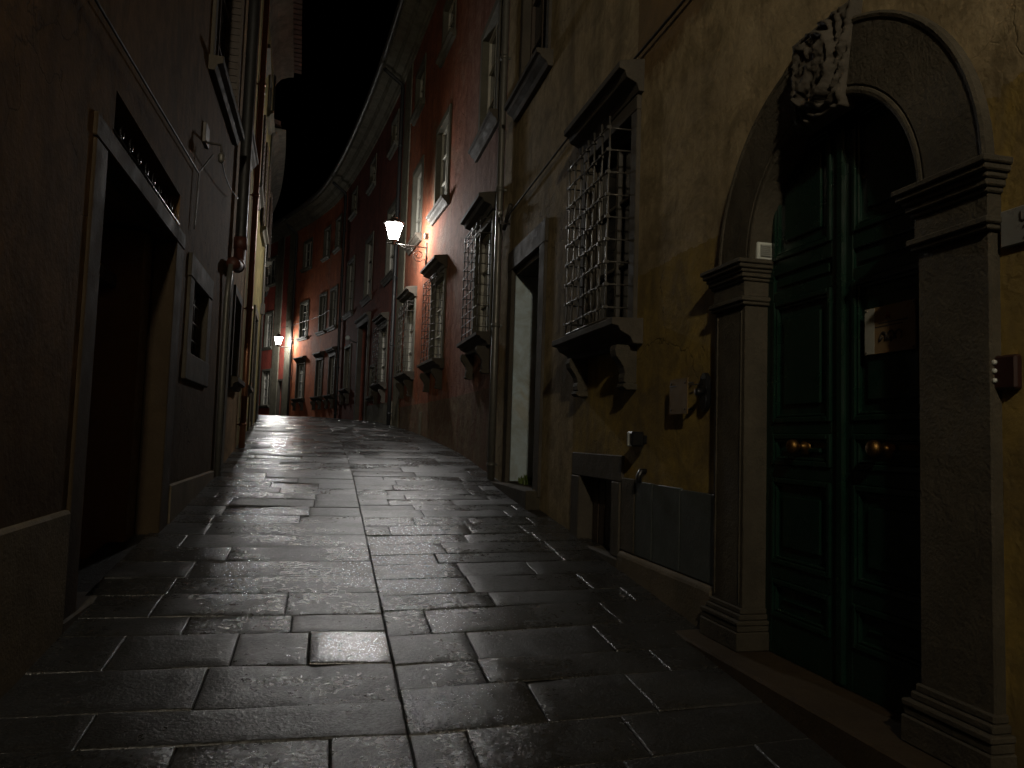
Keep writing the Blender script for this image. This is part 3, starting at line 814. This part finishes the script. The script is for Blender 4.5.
# doorway
m = MB(LS)
m.box(4.53, 4.76, -.14, .018, -1.3, 1.58); m.box(6.9, 7.22, -.16, .018, -1.3, 1.58); m.box(4.51, 7.24, -.14, .021, 1.58, 1.715)
D = m.build('doorway', M['stone_dim'], hl, bevel=.008)
q = MB(LS); q.box(6.62, 6.9, -.50, -.17, -1.1, 1.58); q.build('inner_jamb', M['brown_wood'], D, bevel=.006)
q = MB(LS); q.box(4.76, 5.9, -.46, -.41, -1.1, 1.1)
for i in range(5): q.box(4.8+i*.22, 4.98+i*.22, -.41, -.395, -1.05, 1.05)
q.build('door_leaf', M['dark_wood'], D)
q = MB(LS); q.box(4.76, 6.62, -.44, -.36, 1.1, 1.2); q.build('transom_rail', M['stone_dark'], D, bevel=.004)
q = MB(LS); q.box(4.74, 6.62, -1.9, -1.85, -1.2, 1.6); q.build('dark_hall_wall', M['dark_wood'], D)
q = MB(LS); q.box(4.5, 7.25, -.5, .03, -1.5, -1.02); q.build('threshold', M['stone_dark'], D, bevel=.012)
# transom grille with curled irons
m = MB(LS); m.box(4.85, 7.05, -.2, -.15, 1.72, 2.02); T = m.build('transom', M['black'], hl)
m = MB(LS)
rs = random.Random(3)
for i in range(9):
    s = 5.05 + i*.225; h = .09 + .03*rs.random()
    m.tube([(s, .0, 1.73), (s, .004, 1.74+h)], [.006, .002], 5)
    for d in (-1, 1):
        m.tube([(s, .002, 1.755), (s+d*.035, .006, 1.775), (s+d*.05, .008, 1.74+h*.55), (s+d*.042, .008, 1.74+h*.75)], [.005, .004, .003, .002], 5)
m.tube([(4.88, -.0, 1.755), (7.02, 0, 1.755)], .006, 5); m.build('grille', M['black'], T)
# small framed window
m = MB(LS); m.box(7.58, 7.8, -.2, .03, .6, 1.42); m.box(8.72, 8.96, -.2, .03, .6, 1.42); m.box(7.56, 8.98, -.2, .034, 1.42, 1.64); m.box(7.56, 8.98, -.2, .036, .46, .72)
W = m.build('window', M['stone_dark'], hl, bevel=.008)
m = MB(LS); m.box(7.8, 8.72, -.19, -.16, .72, 1.42); m.build('pane', M['glass'], W)
m = MB(LS)
for i in range(4): m.tube([(7.98+i*.19, -.06, .7), (7.98+i*.19, -.06, 1.45)], .011, 6)
for z in (.9, 1.08, 1.26): m.tube([(7.78, -.06, z), (8.74, -.06, z)], .011, 6)
m.build('grille', M['iron'], W)
W = window(hl, LS, 8.15, 9.9, 3.75, 5.7, fw=.12, framemat='stone_dark', sill='plain', sashmat='dark_wood')
m = MB(LS); m.box(9.84, 9.885, -.11, .07, 3.78, 5.66)
for i in range(20): m.box(9.825, 9.839, -.08, .04, 3.86+i*.087, 3.91+i*.087)
m.build('shutter', M['dark_wood'], W)
window(hl, LS, 3.2, 4.4, 4.2, 6.0, fw=.12, framemat='stone_dark', sill='plain', sashmat='dark_wood')
m = MB(LS); m.profile(-8, 4.5, [(-.02,-2.4),(.035,-2.4),(.03,-.46),(.02,-.445),(-.02,-.44)]); m.profile(7.26, 10.2, [(-.02,-1.6),(.035,-1.6),(.03,-.5),(-.02,-.48)])
m.build('plinth', M['plinth'], hl)
def eave(side, s0, s1, z, house, p=.62):
    m = MB(side); m.profile(s0, s1, [(-.05,z),(.02,z),(.06,z+.12),(.16,z+.25),(.34,z+.33),(p-.16,z+.35),(p-.16,z+.42),(-.05,z+.42)], .6); m.build('cornice', M['grey_plaster'], house)
    m = MB(side); s = s0+.1
    while s < s1-.05:
        m.profile(s, s+.17, [(-.2,z+.46),(p+.02,z+.425),(p+.02,z+.455),(-.2,z+.49)]); s += .22
    m.build('eave_tiles', M['tile'], house)
    m = MB(side); m.profile(s0, s1, [(p,z+.46),(p,z+.53),(-4,z+1.9),(-4,z+1.8)], .6); m.build('roof', M['tile'], house)
eave(LS, -8, 10.4, LT, hl)
m = MB(LS); m.tube([(10.75,.1,LT),(10.75,.1,5.5),(10.75,.1,2.62),(10.74,.1,2.5)], .075, 12)
o = m.build('downpipe', M['pipe_black'], hl)
m = MB(LS); m.tube([(10.75,.1,2.58),(10.75,.1,2.42)], .088, 12); m.tube([(10.75,.1,2.42),(10.70,.1,2.25),(10.5,.1,2.14),(10.2,.1,2.1),(9.95,.1,2.06)], .078, 12); m.tube([(10.62,.1,2.18),(10.5,.1,2.14)], .092, 12)
m.build('pipe_elbow', M['red_plastic'], hl)
m = MB(LS); m.tube([(9.97,.08,2.05),(10.0,.05,1.6),(10.05,.045,.6),(10.1,.045,-.7)], .035, 10); m.build('drain', M['pipe_grey'], hl)
# cables and insulator on the brown wall
cable(LS, [(-2,.03,2.2),(4.25,.03,2.22),(7.61,.03,2.41)], .008, 'dark cable slanting across the near brown wall above the transom')
t = thing('cable_bracket', LS(8.0, 0, 2.75), 'iron cable bracket with small insulator on the near brown wall', 'bracket')
m = MB(LS); m.box(7.9, 8.12, -.01, .03, 2.82, 3.02); m.tube([(8.0,0,2.85),(8.0,.16,2.84),(8.0,.17,2.76)], .014, 8); m.build('plate', M['iron'], t, bevel=.003)
m = MB(); m.lathe(LS(8.0,.17,2.66), (0,0,1), [(0,.02),(.02,.034),(.05,.03),(.07,.036),(.1,.018)], 10); m.build('insulator', M['pipe_grey'], t)
cable(LS, [(8.0,.17,2.7),(8.9,.12,2.75),(10.1,.1,2.92)], .007, 'dark cable drooping from the cable bracket to the black downpipe', sag=.02)
cable(LS, [(7.95,.1,2.72),(7.62,.035,2.42),(7.58,.03,1.86)], .007, 'cable dropping from the cable bracket down the near brown wall')

# ---------- tan house
h2 = thing('house', LS(11.8, -.2, base_z(LS, 11.8)), 'narrow tan house behind the black downpipe with red elbow', 'house')
LT2 = 8.3
wall(LS, 10.4, 13.3, -1.4, LT2+.1, [hole(11.3, 12.3, .75, 1.9), hole(11.3, 12.4, 4.3, 6.0)]).build('wall', M['tan'], h2)
window(h2, LS, 11.3, 12.3, .75, 1.9, fw=.12, framemat='stone_dark', sill='plain')
window(h2, LS, 11.3, 12.4, 4.3, 6.0, fw=.12, framemat='stone_dark', sill='moulded')
eave(LS, 10.4, 13.3, LT2, h2)
m = MB(LS); m.box(10.42, 10.7, -.02, .05, -1.2, 2.0); m.build('pilaster_strip', M['grey_plaster'], h2, bevel=.005)
downpipe(LS, 13.2, -.3, LT2-.1, h2, 'pipe_copper', .05, .09, .5)
# ---------- yellow green house
h3 = thing('house', LS(16, -.2, base_z(LS, 16)), 'yellow green house on the left facing the lit lamp', 'house')
LT3 = 8.55
wall(LS, 13.3, 19.6, -1.0, LT3+.1, [hole(14.1, 15.0, .8, 2.2), hole(16.6, 17.6, .25, 2.4), hole(14.2, 15.2, 4.4, 6.1), hole(17.2, 18.2, 4.4, 6.1), hole(14.3, 15.1, 7.0, 7.9), hole(17.3, 18.1, 7.0, 7.9)]).build('wall', M['lime'], h3)
eave(LS, 13.3, 19.6, LT3, h3)
window(h3, LS, 14.1, 15.0, .8, 2.2, fw=.1, sill='plain')
for a, b in ((14.2, 15.2), (17.2, 18.2)): window(h3, LS, a, b, 4.4, 6.1, fw=.1, sill='plain', shutters='dark_wood')
for a, b in ((14.3, 15.1), (17.3, 18.1)): window(h3, LS, a, b, 7.0, 7.9, fw=.08, sill='plain')
m = MB(LS); m.box(16.45, 16.6, -.1, .04, -.2, 2.4); m.box(17.6, 17.75, -.1, .04, -.2, 2.4); m.box(16.43, 17.77, -.1, .044, 2.4, 2.58); D = m.build('doorway', M['stone_grey'], h3, bevel=.006)
m = MB(LS); m.box(16.6, 17.6, -.25, -.2, -.2, 2.4)
for z0, z1 in ((.4,1.1),(1.25,2.25)): m.box(16.7, 17.5, -.2, -.185, z0, z1)
m.build('door_leaf', M['brown_wood'], D)
downpipe(LS, 13.75, -.2, LT3-.1, h3, 'pipe_grey', .04, .07, .5)
m = MB(LS); m.tube([(18.9,.04,.2),(18.9,.045,LT3)], .025, 8); m.box(18.84, 18.96, 0, .1, 2.75, 3.0); m.build('conduit', M['pipe_grey'], h3)
# ---------- grey house past the bend
h4 = thing('house', LS(26, -.2, base_z(LS, 26)), 'unlit grey house past the bend on the left', 'house')
wall(LS, 19.6, 44, -.8, 7.3, [hole(20.8, 21.8, 4.4, 6.1), hole(24.5, 25.5, 4.4, 6.1)]).build('wall', M['grey_plaster'], h4)
for a, b in ((20.8, 21.8), (24.5, 25.5)): window(h4, LS, a, b, 4.4, 6.1, fw=.1, sill='plain', shutters='dark_wood')
eave(LS, 19.6, 44, 7.2, h4, .2)

# ================================================================== street lamps
def street_lamp(side, s, z, reach, label, strength, col=(1,.93,.82), cutoff=0):
    root = thing('street_lamp', side(s, 0, z), label, 'street lamp', 'bracket lanterns along the lane')
    A = lambda n, dz, ds=0: tuple(side(s+ds, n, z+dz))
    m = MB(); m.tube([A(-.02,0), A(reach+.14,.02)], .016, 8, world=True)
    m.tube([A(.015,.12), A(.015,-.42)], .02, 8, world=True)
    m.build('bracket', M['iron'], root)
    sc = MB(); pts = []
    for i in range(30):
        a = i/29*math.pi*3.3; r = .15*(1-i/36); pts.append(A(.2 + r*math.cos(a+math.pi*1.15), -.19 + r*math.sin(a+math.pi*1.15)))
    sc.tube([A(.03,-.4), A(.04,-.3)] + pts, .009, 6, world=True)
    sc.tube([A(.36,-.03), A(.34,-.12), A(.42,-.06), A(.62,-.015)], .008, 6, world=True)
    sc.build('scroll', M['iron'], root)
    c = side(s, reach, z)
    m = MB(); m.lathe(c, (0,0,1), [(.0,.03),(.03,.045),(.06,.025),(.085,.09),(.1,.095)], 12); m.build('lantern_base', M['iron'], root)
    if cutoff:
        m = MB(); m.lathe(c, (0,0,1), [(.06,.05),(.075,cutoff*.6),(.10,cutoff),(.112,cutoff),(.10,cutoff*.6),(.095,.06)], 24); m.build('light_cutoff_disc', M['iron'], root)  # added opaque disc, blocks the lantern's steep downward light onto street and wall bases
    k = 6
    ring = lambda r, dz: [c + Vector((r*math.cos(2*math.pi*j/k+.3), r*math.sin(2*math.pi*j/k+.3), dz)) for j in range(k)]
    lo_, hi_ = ring(.098, .104), ring(.205, .47)
    m = MB(); m.add(lo_+hi_, [(j, (j+1)%k, k+(j+1)%k, k+j) for j in range(k)] + [tuple(reversed(range(k)))])
    gl = m.build('glass', emit('lit lantern glass', col, strength), root)
    lo2, hi2 = ring(.103, .1), ring(.213, .475)
    m = MB()
    for j in range(k): m.tube([lo2[j], hi2[j]], .009, 5, world=True)
    m.tube(hi2, .011, 5, world=True, closed=True); m.tube(lo2, .009, 5, world=True, closed=True)
    m.build('lantern_frame', M['iron'], root)
    m = MB(); m.lathe(c, (0,0,1), [(.478,.235),(.492,.235),(.53,.17),(.57,.09),(.6,.075),(.615,.085),(.63,.05),(.66,.02),(.70,.012)], 12); m.build('lantern_cap', M['iron'], root)
    b = MB(side); b.box(s-.09, s+.03, -.01, .09, z+.2, z+.32); b.build('junction_box', M['pipe_grey'], root, bevel=.01)
    return root
street_lamp(RS, 17.35, 4.30, .78, 'lit lantern on a scrolled iron bracket on the pink house', 350, (1,.985,.955))
street_lamp(RS, 40.22, 4.2, .72, 'far lit lantern on the orange house in the bend', 300, (1,.985,.95))
street_lamp(LS, -5, 4.8, .75, 'lit lantern behind the viewer on the near brown house', 1300, (1,.885,.67), cutoff=.40)

# ================================================================== sky, sun, camera
cy = scene.cycles
cy.max_bounces = 5; cy.diffuse_bounces = 3; cy.glossy_bounces = 3; cy.transmission_bounces = 2; cy.sample_clamp_indirect = 4
w = bpy.data.worlds.new('World'); scene.world = w; w.use_nodes = True
nt = w.node_tree; bg = nt.nodes['Background']
sky = nt.nodes.new('ShaderNodeTexSky'); sky.sky_type = 'NISHITA'; sky.sun_disc = False
sky.sun_elevation = math.radians(-9); sky.sun_rotation = math.radians(200)
nt.links.new(sky.outputs[0], bg.inputs[0]); bg.inputs[1].default_value = .05

cam = bpy.data.cameras.new('Camera'); co = bpy.data.objects.new('Camera', cam); COL.objects.link(co)
cam.sensor_width = 36; cam.sensor_fit = 'HORIZONTAL'; cam.lens = 770.24/1024*36; cam.clip_start = .05; cam.clip_end = 900
yaw, pitch, roll = .236287, .0716515, .0317858
f = Vector((math.sin(yaw)*math.cos(pitch), math.cos(yaw)*math.cos(pitch), math.sin(pitch)))
r = Vector((math.cos(yaw), -math.sin(yaw), 0)); u = r.cross(f)
r2 = math.cos(roll)*r + math.sin(roll)*u; u2 = -math.sin(roll)*r + math.cos(roll)*u
co.matrix_world = Matrix((r2, u2, -f)).transposed().to_4x4()
scene.camera = co
vs = scene.view_settings
vs.view_transform = 'Standard'; vs.look = 'None'; vs.exposure = 0; vs.gamma = 1; vs.use_curve_mapping = False
